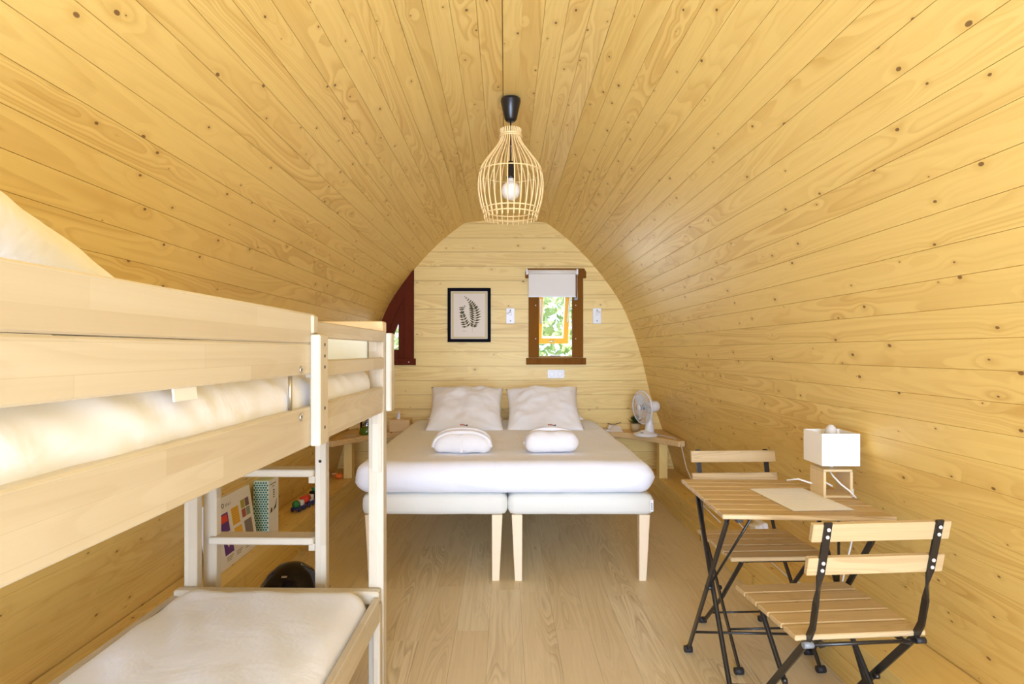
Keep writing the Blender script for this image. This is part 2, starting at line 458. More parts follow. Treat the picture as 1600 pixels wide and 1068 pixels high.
# low ledges along both side walls
for s, nm, lab in ((1, 'trim_1', 'low pine ledge along the foot of the right wall'), (-1, 'trim_2', 'low pine ledge along the foot of the left wall')):
    m = MB()
    X0 = 1.275; X1 = wall_x(.15)-.004
    m.prism([(s*X0, YF, .150), (s*X0, YF, .190), (s*(wall_x(.19)-.004), YF, .190), (s*X1, YF, .150)], (0, YB-YF, 0), bev=.002)
    t = struct(m.obj(nm, pineY), lab)
    B(min(s*1.285, s*1.303), max(s*1.285, s*1.303), YF, YB, .086, .1495, bev=.0015).obj('fascia_plank', pineY, t)
    B(min(s*1.280, s*1.303), max(s*1.280, s*1.303), YF, YB, 0, .085, bev=.0015).obj('fascia_plank', pineY, t)

# back wall of horizontal boards, cut round two windows
wb = MB()
Z0, PW = 1.2413-10*.1287, .1287
H1 = (.30, .605, 1.205, 1.955)            # right window opening x0,x1,z0,z1
LWX = -.865; LZ0, LZ1 = 1.16, 1.93        # left window takes everything left of LWX between these heights
wall_back = None
def strip(m, z0, z1, xa, xb, y0=YB, th=.022):
    """board piece between z0 and z1; xa/xb constants or None to follow the arch"""
    n = 5; L_, R_ = [], []
    for i in range(n+1):
        z = z0+(z1-z0)*i/n
        wx = wall_x(z)+.012
        L_.append((-wx if xa is None else xa, y0, z)); R_.append((wx if xb is None else xb, y0, z))
    m.prism(L_+R_[::-1], (0, th, 0))
pieces = []
for k in range(-1, 20):
    za, zb = Z0+k*PW+.0013, Z0+(k+1)*PW-.0013
    za = max(za, -.01); zb = min(zb, 2.447)
    if zb-za < .005: continue
    cuts = sorted({za, zb, *[c for c in (H1[2], H1[3], LZ0, LZ1) if za < c < zb]})
    runs = {}
    for z0, z1 in zip(cuts, cuts[1:]):
        mid = (z0+z1)/2
        hw = H1[2] < mid < H1[3]; lw = LZ0 < mid < LZ1
        xa = LWX if lw else None
        if hw: segs = [('L', xa, H1[0]), ('R', H1[1], None)]
        else: segs = [('M', xa, None)]
        for key, a, b in segs: runs.setdefault(key, []).append((z0, z1, a, b))
    if 'M' in runs and 'L' in runs: runs['M'] = runs.pop('L')+runs.pop('R')+runs['M']
    for key, rs in runs.items():
        m = MB()
        for r in rs: strip(m, *r)
        pieces.append(m)
# carcass behind the boards, with the same openings
m = MB()
for z0, z1, a, b in ((-.01, LZ0, None, None), (LZ0, H1[2], LWX, None), (H1[2], LZ1, LWX, H1[0]), (H1[2], LZ1, H1[1], None), (LZ1, H1[3], None, H1[0]), (LZ1, H1[3], H1[1], None), (H1[3], 2.447, None, None)):
    nz = 6
    for i in range(nz): strip(m, z0+(z1-z0)*i/nz, z0+(z1-z0)*(i+1)/nz, a, b, y0=YB+.0225, th=.035)
wall_back = struct(m.obj('wall_back', pineX), 'far end wall of horizontal pine boards')
for m in pieces: m.obj('plank', pineX, wall_back)

# ---------------------------------------------------------------- right window (window_1)
win = struct(thing('window_1', (0, YB, 0), None, None), 'small tilted-open window with dark brown frame and rolled white blind')
yf = -.024
def wpart(name, x0, x1, z0, z1, y0=yf, y1=-.001, mat=mahog, bev=.003, par=win):
    return B(x0, x1, y0, y1, z0, z1, bev=bev).obj(name, mat, par)
wpart('frame_stile', .207, .300, 1.19, 1.925); wpart('frame_stile', .600, .697, 1.19, 1.925)
MB().prism([(.177, yf-.008, 1.905), (.177, yf-.008, 1.960), (.195, yf-.008, 1.990), (.705, yf-.008, 1.990), (.723, yf-.008, 1.960), (.723, yf-.008, 1.905)], (0, .031, 0), bev=.003).obj('frame_head', mahog, win)
wpart('frame_sill', .185, .722, 1.128, 1.187, y0=yf-.012)
# jamb lining through the wall
wpart('jamb', .286, .300, 1.19, 1.96, 0, .075); wpart('jamb', .605, .619, 1.19, 1.96, 0, .075)
wpart('jamb', .30, .605, 1.188, 1.203, -.001, .075); wpart('jamb', .30, .605, 1.957, 1.97, 0, .075)
for z in (1.36, 1.66):
    for x in (.27, .63): MB().lathe([(0, 0), (.005, 0), (.005, .002), (0, .0025)], 8, (x, yf, z), Matrix.Rotation(PI/2, 3, 'X')).obj('screw_cap', white_plastic, win)
# the sash, hinged at the head and swung outwards
sash = bpy.data.objects.new('sash', None)
sa = MB(); W0, W1, HH = .305, .600, .66
ang = math.radians(27)
def sbox(m, x0, x1, a, b, y0=-.018, y1=.018): m.box(x0, x1, y0, y1, -b, -a, bev=.002)
sbox(sa, W0, W0+.045, 0, HH); sbox(sa, W1-.052, W1, 0, HH); sbox(sa, W0+.045, W1-.052, 0, .045); sbox(sa, W0+.045, W1-.052, HH-.065, HH)
sash = sa.obj('sash', sashw, win); sash.location = (0, .065, 1.915); sash.rotation_euler = (ang, 0, 0)
g = B(W0+.040, W1-.047, -.003, .003, -(HH-.06), -.04).obj('pane', clear, sash)
MB().box(W0+.040, W0+.047, -.0195, -.0182, -(HH-.06), -.04).box(W1-.054, W1-.047, -.0195, -.0182, -(HH-.06), -.04).box(W0+.04, W1-.047, -.0195, -.0182, -(HH-.058), -(HH-.066)).obj('glazing_bead', white_plastic, sash)
hm = MB().lathe([(0, 0), (.012, 0), (.012, .012), (0, .014)], 12, (.44, -.018, -(HH-.03)), Matrix.Rotation(PI/2, 3, 'X')).tube([(.41, -.033, -(HH-.035)), (.44, -.03, -(HH-.03)), (.47, -.033, -(HH-.038))], .006)
hm.obj('sash_handle', steel, sash)
MB().tube([(.313, .02, 1.72), (.322, .07, 1.50)], .008).obj('window_stay', white_plastic, win)
MB().tube([(.592, .02, 1.78), (.575, .15, 1.52)], .008).obj('window_stay', white_plastic, win)
MB().tube([(.44, .01, 1.212), (.50, .10, 1.28), (.47, .22, 1.32)], .005).obj('friction_arm', steel, win)
MB().lathe([(0, 0), (.05, 0), (.05, .006), (.03, .012), (0, .013)], 20, (.45, .02, 1.203)).obj('catch_plate', white_plastic, win)
# roller blind
bl = thing('roller_blind', (.41, YB-.045, 1.74), 'white roller blind pulled a third of the way down the small window', 'blind')
B(-.205, .215, -.004, -.001, 0.0, .205).obj('blind_cloth', blindm, bl)
MB().tube([(-.212, 0, .215), (.222, 0, .215)], .021, 14).obj('roller_tube', blindm, bl)
B(-.207, .217, -.007, .002, -.010, .004, bev=.002).obj('bottom_bar', white_plastic, bl)
B(.222, .238, -.02, .03, .19, .24, bev=.003).obj('bracket', white_plastic, bl)
B(-.228, -.212, -.02, .03, .19, .24, bev=.003).obj('bracket', white_plastic, bl)
MB().tube([(.230, -.006, .20), (.228, -.004, .08), (.232, -.004, -.02)], .0018, 6).obj('pull_cord', white_plastic, bl)
B(.205, .235, .004, .016, -.035, -.01, bev=.003).obj('cord_cleat', grey_plastic, bl)

# ---------------------------------------------------------------- left window (window_2), cut by the curve of the vault
w2 = struct(thing('window_2', (0, YB, 0), None, None), 'narrow dark-stained window cut by the arch at the left corner')
def lx(z, inset): return -wall_x(z)+inset
# outer curved rail following the vault, and the upright rail
m = MB(); zs = [1.18+(1.975-1.18)*i/14 for i in range(15)]
for a, b in zip(zs, zs[1:]):
    m.prism([(lx(a, -.006), yf, a), (min(-.826, lx(a, .10)), yf, a), (min(-.826, lx(b, .10)), yf, b), (lx(b, -.006), yf, b)], (0, .045, 0))
m.obj('frame_arch_rail', mahog2, w2)
MB().prism([(-.908, yf-.003, 1.18), (-.826, yf-.003, 1.18), (-.826, yf-.003, 1.988), (-.855, yf-.003, 1.948), (-.908, yf-.003, 1.88)], (0, .026, 0)).obj('frame_stile', mahog2, w2)
wpart('frame_sill', -1.30, -.809, 1.123, 1.182, y0=yf-.010, mat=mahog2, par=w2)
# sash with a pane
m = MB()
m.box(-.965, -.910, -.012, .02, 1.18, 1.72, bev=.003)
m.box(-1.26, -.965, -.012, .02, 1.18, 1.262, bev=.003)
for a, b in zip(zs, zs[1:]):
    if b > 1.76: break
    xa, xb = lx(a, .10), lx(b, .10)
    m.prism([(xa-.02, -.010, a), (xa+.055, -.010, a), (xb+.055, -.010, b), (xb-.02, -.010, b)], (0, .03, 0))
m.obj('sash', mahog2, w2)
MB().prism([(-1.14, .008, 1.25), (-.955, .008, 1.25), (-.955, .008, 1.56), (-.975, .008, 1.56)], (0, .004, 0)).obj('pane', clear, w2)
for z in (1.27, 1.52, 1.85, 1.15): MB().lathe([(0, 0), (.005, 0), (.005, .002), (0, .0025)], 8, (-.868, yf-(.01 if z < 1.2 else 0), z), Matrix.Rotation(PI/2, 3, 'X')).obj('screw_cap', white_plastic, w2)
MB().box(-1.11, -1.085, -.035, -.012, 1.42, 1.50, bev=.004).obj('window_latch', black_plastic, w2)

# ---------------------------------------------------------------- garden outside
lawn = struct(B(-14, 14, 5.6, 24, -.55, -.5).obj('ground', lawnm), 'lawn outside the back windows'); pass
hb = MB(); rnd = random.Random(3)
for i in range(26000):
    x = rnd.uniform(-5.5, 5.5); z = rnd.uniform(-.5, 4.6); y = 8.2+rnd.uniform(-.5, 1.1)+.5*math.sin(x*1.7)+.4*math.sin(z*2.3+x)
    s = rnd.uniform(.04, .10); a = rnd.uniform(0, 2*PI); t = rnd.uniform(-.9, .9); c = Vector((x, y, z))
    d1 = Vector((math.cos(a), math.sin(t)*.5, math.sin(a))).normalized()*s; d2 = Vector((-math.sin(a), math.cos(t), math.cos(a))).normalized()*s*.5
    hb.quad(c-d1, c+d2, c+d1, c-d2)
hd = hb.obj('hedge', leafm, recalc=False); tag(hd, 'sunlit green hedge seen through the small back windows', 'hedge', kind='stuff')

# ---------------------------------------------------------------- things on the back wall
pic = thing('picture_frame', (-.328, YB-.001, 1.573), 'black-framed fern print hanging left of the small window', 'picture')
fw_, fh_ = .194, .243
m = MB().box(-fw_, fw_, -.024, 0, fh_-.028, fh_, bev=.002).box(-fw_, fw_, -.024, 0, -fh_, -fh_+.028, bev=.002).box(-fw_, -fw_+.028, -.024, 0, -fh_+.028, fh_-.028, bev=.002).box(fw_-.028, fw_, -.024, 0, -fh_+.028, fh_-.028, bev=.002)
m.obj('frame', frame_black, pic)
B(-fw_+.02, fw_-.02, -.006, -.002, -fh_+.02, fh_-.02).obj('mat_board', matboard, pic)
m = MB()
for a in (1, -1):
    m.box(a*.164-.003, a*.164+.003, -.008, -.006, -.213, .213); m.box(-.164, .164, -.008, -.006, a*.212-.003, a*.212+.003)
m.obj('inner_border', paperc, pic)
sheet = B(-.14, .142, -.0085, -.006, -.195, .192).obj('print_sheet', paperc, pic)
def frond(m, pts, wl, n, y=-.0092, side=(1, 1)):
    P = catmull([(x, z) for x, z in pts], 8); k = len(P)-1
    for a, b in zip(P, P[1:]):
        d = (b-a).normalized(); q = Vector((-d.y, d.x))*.0012
        m.quad((a.x-q.x, y, a.y-q.y), (a.x+q.x, y, a.y+q.y), (b.x+q.x, y, b.y+q.y), (b.x-q.x, y, b.y-q.y))
    for i in range(n):
        t = (i+.5)/n; idx = int(t*k); p = P[idx]; d = (P[min(idx+1, k)]-P[max(idx-1, 0)]).normalized()
        L = wl(t)
        for sd in (1, -1):
            if side[0 if sd > 0 else 1] == 0: continue
            q = Vector((-d.y, d.x))*sd
            dr = (q*.92+d*.38).normalized(); nn = Vector((-dr.y, dr.x))
            LL = L*(side[0 if sd > 0 else 1]); ww = .0085*min(1, LL/.03)
            a = p; mid = p+dr*LL*.35; e = p+dr*LL
            m.quad((a.x-nn.x*.001, y, a.y-nn.y*.001), (mid.x-nn.x*ww, y, mid.y-nn.y*ww), (e.x, y, e.y), (mid.x+nn.x*ww, y, mid.y+nn.y*ww))
m = MB()
frond(m, [(.035, -.105), (.052, -.03), (.045, .05), (.015, .11), (-.045, .170)], lambda t: .062*min(1, (1-t)*1.5+.08)*(.55+.45*min(1, t*4)), 17)
m.obj('fern_frond', fernm, sheet, recalc=False); m = MB()
frond(m, [(-.02, -.11), (-.045, -.05), (-.062, .01), (-.075, .075)], lambda t: .052*(1-t*.65), 9)
frond(m, [(-.062, .01), (-.06, .05), (-.035, .085)], lambda t: .022*(1-t*.5), 5)
m.obj('fern_frond', fernm, sheet, recalc=False)
B(.028, .0292, -.0094, -.0086, -.155, -.105).obj('fern_stem', fernm, sheet)
B(-.06, -.03, -.0094, -.0086, -.1445, -.142).obj('text_line', fernm, sheet)

for x, lab, arm in ((.043, 'white wall switch box between the fern picture and the small window', -1), (.823, 'white wall switch box to the right of the small window', 1)):
    o = thing('switch_box', (x, YB-.001, 1.565), lab, 'wall fixture', group='white fixtures beside the window')
    B(-.038, .038, -.016, 0, -.070, .070, bev=.003).obj('base_plate', white_plastic, o)
    B(-.012, .012, -.032, -.016, .005, .045, bev=.003).obj('rocker', white_plastic, o)
    MB().tube([(0, -.03, .035), (arm*.030, -.05, .02 if arm < 0 else .032)], .006).obj('lever', white_plastic, o)
    for z in (-.045, .052): MB().lathe([(0, 0), (.006, 0), (.006, .002), (0, .002)], 10, (0, -.016, z), Matrix.Rotation(PI/2, 3, 'X')).obj('screw', grey_plastic, o)
o = thing('power_outlet', (.455, YB-.001, 1.043), 'white double power socket below the small window', 'socket')
B(-.077, .077, -.010, 0, -.040, .040, bev=.004).obj('cover_plate', white_plastic, o)
for x in (-.038, .038):
    s_ = MB().lathe([(.026, 0), (.026, .004), (.020, .004), (.019, -.006), (0, -.006)], 20, (x, -.010, 0), Matrix.Rotation(PI/2, 3, 'X')).obj('socket_ring', white_plastic, o)
    MB().ball((x-.009, -.006, 0), .003, n=5).ball((x+.009, -.006, 0), .003, n=5).obj('pin_hole', inkm, s_)

# ---------------------------------------------------------------- double bed
bed = thing('double_bed', (0, 3.14, 0), 'double bed of two ecru bases on tapered legs against the end wall', 'bed')
def base_wr(p, n): return -.0
cloth_box(-.777, .008, .0, 1.98, .36, .474, .03, step=.035, amp=.002, seed=2, bulge=.004).obj('bed_base', base_cloth, bed)
cloth_box(.016, .800, .0, 1.98, .36, .474, .03, step=.035, amp=.002, seed=9, bulge=.004).obj('bed_base', base_cloth, bed)
def leg_mesh(x, y, sx):
    m = MB(); t = bmesh.new(); bmesh.ops.create_cube(t, size=1)
    for v in t.verts:
        k = .058 if v.co.z > 0 else .040
        v.co = Vector((x+(v.co.x*k)+sx*(0 if v.co.z > 0 else -.008), y+v.co.y*k, .18+v.co.z*.362))
    bmesh.ops.bevel(t, geom=t.edges[:], offset=.003, segments=1, affect='EDGES'); m.add(t); return m
for x, sx in ((-.735, -1), (-.046, 1), (.062, -1), (.755, 1)):
    for y in (.045, 1.93): leg_mesh(x, y, sx).obj('leg', legZ, bed)
B(.778, .796, -.0075, -.0055, .385, .45).obj('care_tag', white_plastic, bed)
tg = MB()
for i in range(5): tg.box(.783, .783+.008, -.0085, -.0076, .395+i*.008, .398+i*.008)
tg.obj('tag_print', inkm, bed)
def mwr(p, n):
    s = 0
    if abs(n.z) < .8 and p.z < .03:
        s += .013*noise.noise(Vector((p.x*5+p.z*14, p.y*5+p.z*10, p.z*3)))*(1-abs(n.z))
        s += .010*math.sin(p.x*26+p.z*46+3*noise.noise(p*4))*(1-abs(n.z))*max(0, noise.noise(p*2.1+Vector((4, 0, 0)))+.2)
    s += .004*noise.noise(Vector((p.x*3, p.y*3, 5)))*max(0, n.z)
    return s
mt = cloth_box(-.815, .80, -.03, 1.985, .478, .650, .075, step=.026, amp=.003, freq=5, seed=4, bulge=.006, wr=mwr).obj('mattress', white_cloth, bed)
mt['label'] = 'white sheeted mattress'

def lay_pillow(name, me, loc, tilt, rz, label, group, roll=0):
    o = me.obj(name, pillow_cloth); o.location = loc; o.rotation_euler = (tilt, roll, rz)
    return tag(o, label, 'pillow', group)
GP = 'pillows on the double bed'
lay_pillow('pillow', pillow_mesh(.60, .56, .20, seed=1), (-.315, 4.63, .792), math.radians(33), .03, 'white pillow leaning at the left of the double bed head', GP, roll=.02)
lay_pillow('pillow', pillow_mesh(.60, .56, .20, seed=6), (.30, 4.64, .787), math.radians(33), -.02, 'white pillow leaning at the right of the double bed head', GP, roll=-.03)
lay_pillow('pillow', pillow_mesh(.62, .50, .13, seed=11), (-.33, 4.955, .715), math.radians(4), 0, 'flat white pillow under and behind the left leaning pillow', GP)
lay_pillow('pillow', pillow_mesh(.62, .50, .13, seed=15), (.33, 4.955, .715), math.radians(4), 0, 'flat white pillow under and behind the right leaning pillow', GP)

def robe(x, y, label, belt, W, seed):
    o = thing('folded_bathrobe', (x, y, .652), label, 'bathrobe', group='folded bathrobes on the bed')
    def shape(m, sx=1.0):
        for v in m.bm.verts:
            u = v.co.x/(W/2); v.co.z = (v.co.z)*(1-(.30 if belt else .12)*abs(u)**(2.4 if belt else 4)); v.co.y *= (1-.12*u*u)
    m = cloth_box(-W/2, W/2, -.10, .10, .0, .125, .055, step=.016, amp=.007, freq=14, seed=seed); shape(m); m.obj('robe_body', robe_cloth, o)
    pts = []
    for i in range(25):
        u = -1+2*i/24; pts.append((u*W/2*.99, -.062+.0*u, .035+.088*math.sqrt(max(0, 1-abs(u)**2.6))))
    if belt: MB().tube(pts, .012, 8).obj('collar_fold', robe_cloth, o)
    pts = [(p[0]*.97, p[1]+.05, p[2]+.010) for p in pts]
    MB().tube(pts, .014, 8).obj('collar_fold', robe_cloth, o)
    if belt:
        MB().tube([(0, -.112, .012), (.0, -.108, .06), (.0, -.085, .105), (0, -.04, .128)], 0, flat=([(1, 0, 0)]*4, .014, .006)).obj('belt', robe_cloth, o)
    return o
robe(-.255, 3.47, 'rolled white bathrobe with a belt in front of the left pillow', True, .345, 3)
robe(.270, 3.48, 'rolled white bathrobe in front of the right pillow', False, .320, 8)
for x, lab in ((-.262, 'tiny dark red flower on the left rolled bathrobe'), (.268, 'tiny dark red flower on the right rolled bathrobe')):
    o = thing('flower_sprig', (x, 3.50, .800), lab, 'flower', group='flowers on the bathrobes')
    m = MB()
    for k in range(5):
        a = k*2*PI/5; m.ball((.010*math.cos(a), .010*math.sin(a), .006), .007, 1, 1, .5, n=5)
    m.obj('petals', brickm, o)
    MB().tube([(.01, 0, .004), (.028, -.004, .002)], .0025, 6).ball((.03, -.004, .004), .005, n=5).obj('stem', inkm, o)

# ---------------------------------------------------------------- corner shelves
def corner_shelf(sg, label):
    o = thing('corner_shelf', (sg*1.2, 5.0, .50), label, 'shelf', group='corner shelves by the double bed')
    zt, th = .545, .045
    pts = [(.84, 5.11), (.95, 5.06), (1.07, 4.98), (1.17, 4.85), (1.27, 4.68), (1.352, 4.54)]
    poly = catmull(pts, 5); back = [(wall_x(.53)-.012, 4.56), (wall_x(.53)-.012, YB-.003), (.84, YB-.003)]
    P = [(sg*(p[0]-1.2), p[1]-5.0, zt-th-.5) for p in [tuple(q) for q in poly]+back]
    MB().prism(P, (0, 0, th), bev=.003).obj('shelf_board', slabwood, o)
    x0, x1 = sorted((sg*(1.275-1.2), sg*(1.345-1.2)))
    B(x0, x1, -.17, -.09, .191-.5, zt-th-.5, bev=.002).obj('post', pineZ, o)
    return o
corner_shelf(1, 'live-edge wooden corner shelf right of the double bed, holding the fan')
corner_shelf(-1, 'live-edge wooden corner shelf left of the double bed, behind the bunk')

# fan
fan = thing('desk_fan', (1.165, 4.84, .546), 'small white desk fan on the right corner shelf', 'fan')
MB().lathe([(0, 0), (.098, 0), (.102, .008), (.095, .020), (.06, .032), (.035, .045), (.0, .05)], 28, (0, 0, 0)).obj('base', white_plastic, fan)
B(-.055, -.03, -.06, -.045, .028, .034, bev=.002).obj('switch', grey_plastic, fan)
MB().tube([(.03, .0, .02), (.032, 0, .08), (.03, .0, .14), (.035, 0, .18)], [.045, .034, .027, .024], 14).obj('neck', white_plastic, fan)
fdir = Vector((-.94, -.36, -.04)).normalized(); fc = Vector((-.035, -.03, .238))
R3 = fdir.to_track_quat('Z', 'Y').to_matrix()
MB().lathe([(0, -.16), (.03, -.155), (.046, -.14), (.050, -.09), (.048, -.05), (.035, -.035), (0, -.03)], 20, fc, R3).obj('motor_housing', white_plastic, fan)
grille = MB().lathe([(.136+.005*math.cos(a), .005*math.sin(a)) for a in [2*PI*k/8 for k in range(9)]], 40, fc, R3).obj('grille_ring', white_plastic, fan)
m = MB()
for k in range(36):
    a = 2*PI*k/36
    for sgn, dz in ((1, .035), (-1, -.035)):
        pts = [fc+R3@Vector((r*math.cos(a), r*math.sin(a), z)) for r, z in ((.025, dz), (.09, dz*.95), (.125, dz*.55), (.136, 0))]
        m.tube(pts, .0011, 4, cap=False)
for rr, dz in ((.05, .035), (.09, .033), (.118, .022)):
    for s2 in (1, -1):
        m.tube([fc+R3@Vector((rr*math.cos(2*PI*k/30), rr*math.sin(2*PI*k/30), dz*s2)) for k in range(30)], .0011, 4, closed=True)
m.obj('grille_wires', white_plastic, fan)
MB().lathe([(0, .041), (.022, .040), (.026, .034), (0, .033)], 20, fc, R3).obj('grille_badge', white_plastic, fan)
bladem = plain('translucent_blade', (.62, .64, .64), .25)
for k in range(3):
    t = bmesh.new(); n = 8; g = []
    for i in range(n+1):
        f = i/n; r = .02+.095*f; hw = .55*math.sin(PI*min(1, f*.85+.12))+.1
        g.append([t.verts.new((r*math.cos(q*hw), r*math.sin(q*hw), .012*q)) for q in (-1, -.5, 0, .5, 1)])
    for i in range(n):
        for j in range(4): t.faces.new((g[i][j], g[i+1][j], g[i+1][j+1], g[i][j+1]))
    MB().add(t, Matrix.Translation(fc) @ (R3 @ Matrix.Rotation(2*PI*k/3, 3, 'Z')).to_4x4(), True).obj('blade', bladem, fan)
MB().lathe([(0, -.02), (.02, -.018), (.02, .02), (0, .026)], 16, fc, R3).obj('hub', grey_plastic, fan)
MB().tube([(.09, .02, .006), (.14, -.02, .004), (.19, -.18, .004), (.202, -.31, -.03), (.20, -.45, -.18), (.17, -.9, -.340), (.16, -1.25, -.352)], .0035, 6).obj('power_cord', white_plastic, fan)

# plant behind the fan
pl = thing('potted_plant', (1.14, 5.10, .546), 'small dark green plant behind the fan on the right shelf', 'plant')
MB().lathe([(0, 0), (.035, 0), (.047, .07), (.043, .07), (.032, .01), (0, .01)], 20).obj('pot', tan, pl)
m = MB(); rnd = random.Random(5)
for i in range(120):
    a = rnd.uniform(0, 2*PI); e = rnd.uniform(.1, 1.3); L = rnd.uniform(.05, .10); b = Vector((0, 0, .065))
    d = Vector((math.cos(a)*math.cos(e), math.sin(a)*math.cos(e), math.sin(e))); s = Vector((-math.sin(a), math.cos(a), 0))*.006
    p = b+d*L*.6; q = b+d*L
    m.quad(b+d*L*.25-s*.3, p-s, q, p+s)
m.obj('leaves', plain('dark_leaf', (.03, .07, .015), .5), pl, recalc=False)
bk = thing('open_booklet', (.965, 5.12, .5465), 'cream folded booklet standing open at the left end of the right shelf', 'booklet')
MB().prism([(-.07, -.05, 0), (.06, -.06, 0), (.0, .0, .052)], (0, .001, 0)).prism([(-.07, .03, .0), (.07, .02, 0), (.045, .02, .04), (-.05, .03, .05)], (0, .0015, 0)).obj('pages', paperc, bk)
MB().tube([(-.06, .04, .06), (-.01, .02, .05), (.05, .0, .075)], .0025, 6).obj('ribbon', inkm, bk)
o = thing('remote_control', (.895, 5.125, .5465), 'small white device beside the mattress on the right shelf', 'remote')
B(-.02, .02, -.05, .05, 0, .016, bev=.005).obj('case', white_plastic, o); B(-.01, .01, -.03, .03, .016, .0175).obj('keypad', grey_plastic, o)

# things on the left shelf
o = thing('tissue_box', (-.925, 5.12, .546), 'wooden tissue box with a white tissue on the left shelf', 'tissue box')
B(-.09, .09, -.06, .06, 0, .105, bev=.004).obj('box', slabwood, o)
m = MB()
for k in range(7):
    a = k*2*PI/7; m.quad((.014*math.cos(a)-.02, .012*math.sin(a), .104), (.018*math.cos(a+.9)-.02, .014*math.sin(a+.9), .104), (.012*math.cos(a+.6)-.015, .01*math.sin(a+.6), .150), (.006*math.cos(a)-.012, .004*math.sin(a), .178))
m.obj('tissue', paperm, o)
o = thing('glass_jar', (-1.175, 4.93, .546), 'green glass lantern jar on the left corner shelf', 'jar')
MB().lathe([(0, 0), (.062, 0), (.065, .01), (.06, .06), (.058, .062), (.0, .062)], 24).obj('green_base', greenglass, o)
MB().lathe([(.058, .062), (.055, .16), (.04, .19), (.035, .19), (.05, .158), (.054, .064)], 24).obj('glass_body', clear, o)
m = MB(); rnd = random.Random(9)
for i in range(26): m.ball((rnd.uniform(-.034, .034), rnd.uniform(-.034, .034), .075+rnd.uniform(0, .07)), .010, n=5)
m.obj('pebbles', plain('pebble', (.08, .07, .06), .3), o)
o = B(-.05, .05, -.035, .035, 0, .002).obj('note_card', paperc); o.location = (-1.29, 4.83, .547); tag(o, 'small card lying on the left corner shelf beside the jar', 'card')
o = thing('rubber_toy', (-1.385, 4.83, .191), 'small orange toy on the left ledge below the corner shelf', 'toy')
MB().ball((0, 0, .024), .032, 1.1, 1, .75, n=8).obj('body', orangem, o)
MB().ball((-.035, -.02, .045), .014, 2.0, 1, .5, n=6).obj('wing', plain('peach', (.8, .45, .25), .5), o)

# ---------------------------------------------------------------- bunk bed
OX, OY = -.452, 1.35
bunk = thing('bunk_bed', (OX, OY, 0), 'pale beech bunk bed with guard rails and ladder along the left wall', 'bunk bed', rotz=-.0165)
def bb(name, x0, x1, y0, y1, z0, z1, mat=beechY, bev=.003, par=bunk):
    return B(x0-OX, x1-OX, y0-OY, y1-OY, z0, z1, bev=bev).obj(name, mat, par)
T = .026; XA = -.452; NE = .02       # aisle face, near end
bb('side_rail', XA-T, XA, NE, 2.085, 1.030, 1.121)
bb('guard_board', XA-T, XA, NE, 1.383, 1.2675, 1.337, bev=.003)
bb('guard_board', XA-T, XA, NE, 1.383, 1.197, 1.2660, bev=.003)
bb('guard_rail', XA-T, XA, 1.384, 2.14, 1.282, 1.322)
bb('guard_rail', XA-T, XA, 1.384, 2.10, 1.186, 1.227)
bt = bb('spacer_batten', XA+.0005, XA+.024, 1.343, 1.402, 1.030, 1.288, mat=beechZ)
bb('spacer_batten', XA+.0005, XA+.022, 2.125, 2.175, 1.030, 1.315, mat=beechZ)
for z in (1.265, 1.238, 1.212, 1.115, 1.070):
    MB().lathe([(0, 0), (.004, 0), (.004, .0006), (0, .0006)], 8, (.0242, 1.376-OY, z), Matrix.Rotation(PI/2, 3, 'Y')).obj('screw_hole', inkm, bt)
bb('guard_block', XA-.025, XA+.006, 1.352, 1.384, 1.290, 1.333, mat=beechZ)
# steel rod and bolts between rail and guard
dR = 1.262
MB().tube([(.006-.02, dR-OY, 1.121), (.006-.02, dR-OY, 1.20)], .0045, 8).obj('steel_rod', steel, bunk)
for z in (1.208, 1.104):
    q = MB().lathe([(.0, 0), (.0085, 0), (.0085, .003), (.0045, .003), (.0045, .001), (0, .001)], 14, (.0005, 1.285-OY, z), Matrix.Rotation(PI/2, 3, 'Y')).obj('bolt', steel, bunk)
    MB().lathe([(0, 0), (.004, 0), (.004, .0006), (0, .0006)], 8, (.0016, 1.285-OY, z), Matrix.Rotation(PI/2, 3, 'Y')).obj('bolt_socket', inkm, q)
# posts
def post(x0, x1, y0, y1, z1, lbl=None): return bb('post', x0, x1, y0, y1, 0, z1, mat=beechZ)
pa = post(-.507, -.4525, 2.095, 2.150, 1.318)
bb('post_batten', -.492, -.459, 2.087, 2.0945, .815, 1.03, mat=beechZ, bev=.001)
post(-1.178, -1.13, 2.095, 2.132, 1.318)
post(-.512, -.4525, -.05, .005, 1.318); post(-1.195, -1.13, -.05, .005, 1.318)
# wall-side rails and slats
bb('side_rail', -1.195, -1.169, 0.006, 2.094, 1.030, 1.121)
bb('guard_rail', -1.195, -1.169, 0.006, 2.094, 1.262, 1.322)
bb('side_rail', -1.195, -1.169, 0.006, 2.094, .29, .385)
bb('side_rail', XA-.024, XA-.0005, .006, 2.040, .300, .385)
for k in range(14):
    y = .10+k*.145
    bb('bed_slat', -1.168, -.479, y, y+.07, 1.035, 1.052, mat=beechX); bb('bed_slat', -1.168, -.4775, y, y+.07, .262, .279, mat=beechX)
# end boards
bb('end_board', -1.129, -.513, 2.10, 2.125, 1.03, 1.12, mat=beechX)
q = bb('end_panel', -1.129, -.513, 2.104, 2.120, 1.19, 1.303, mat=panelm); q['label'] = 'pale green-white end panel'
q = bb('end_top_board', -1.19, -.456, 2.098, 2.16, 1.3185, 1.357, mat=slabwood); q['label'] = 'orange-toned end board'
bb('end_board', -1.19, -.458, 2.045, 2.085, .355, .402, mat=beechX, bev=.006)
bb('end_board', -1.129, -.513, 2.10, 2.125, .28, .354, mat=beechX)
bb('end_board', -1.129, -.513, -.045, -.02, 1.03, 1.12, mat=beechX)
bb('brace_post', -.478, -.4535, 2.045, 2.083, 0, .352, mat=beechZ)
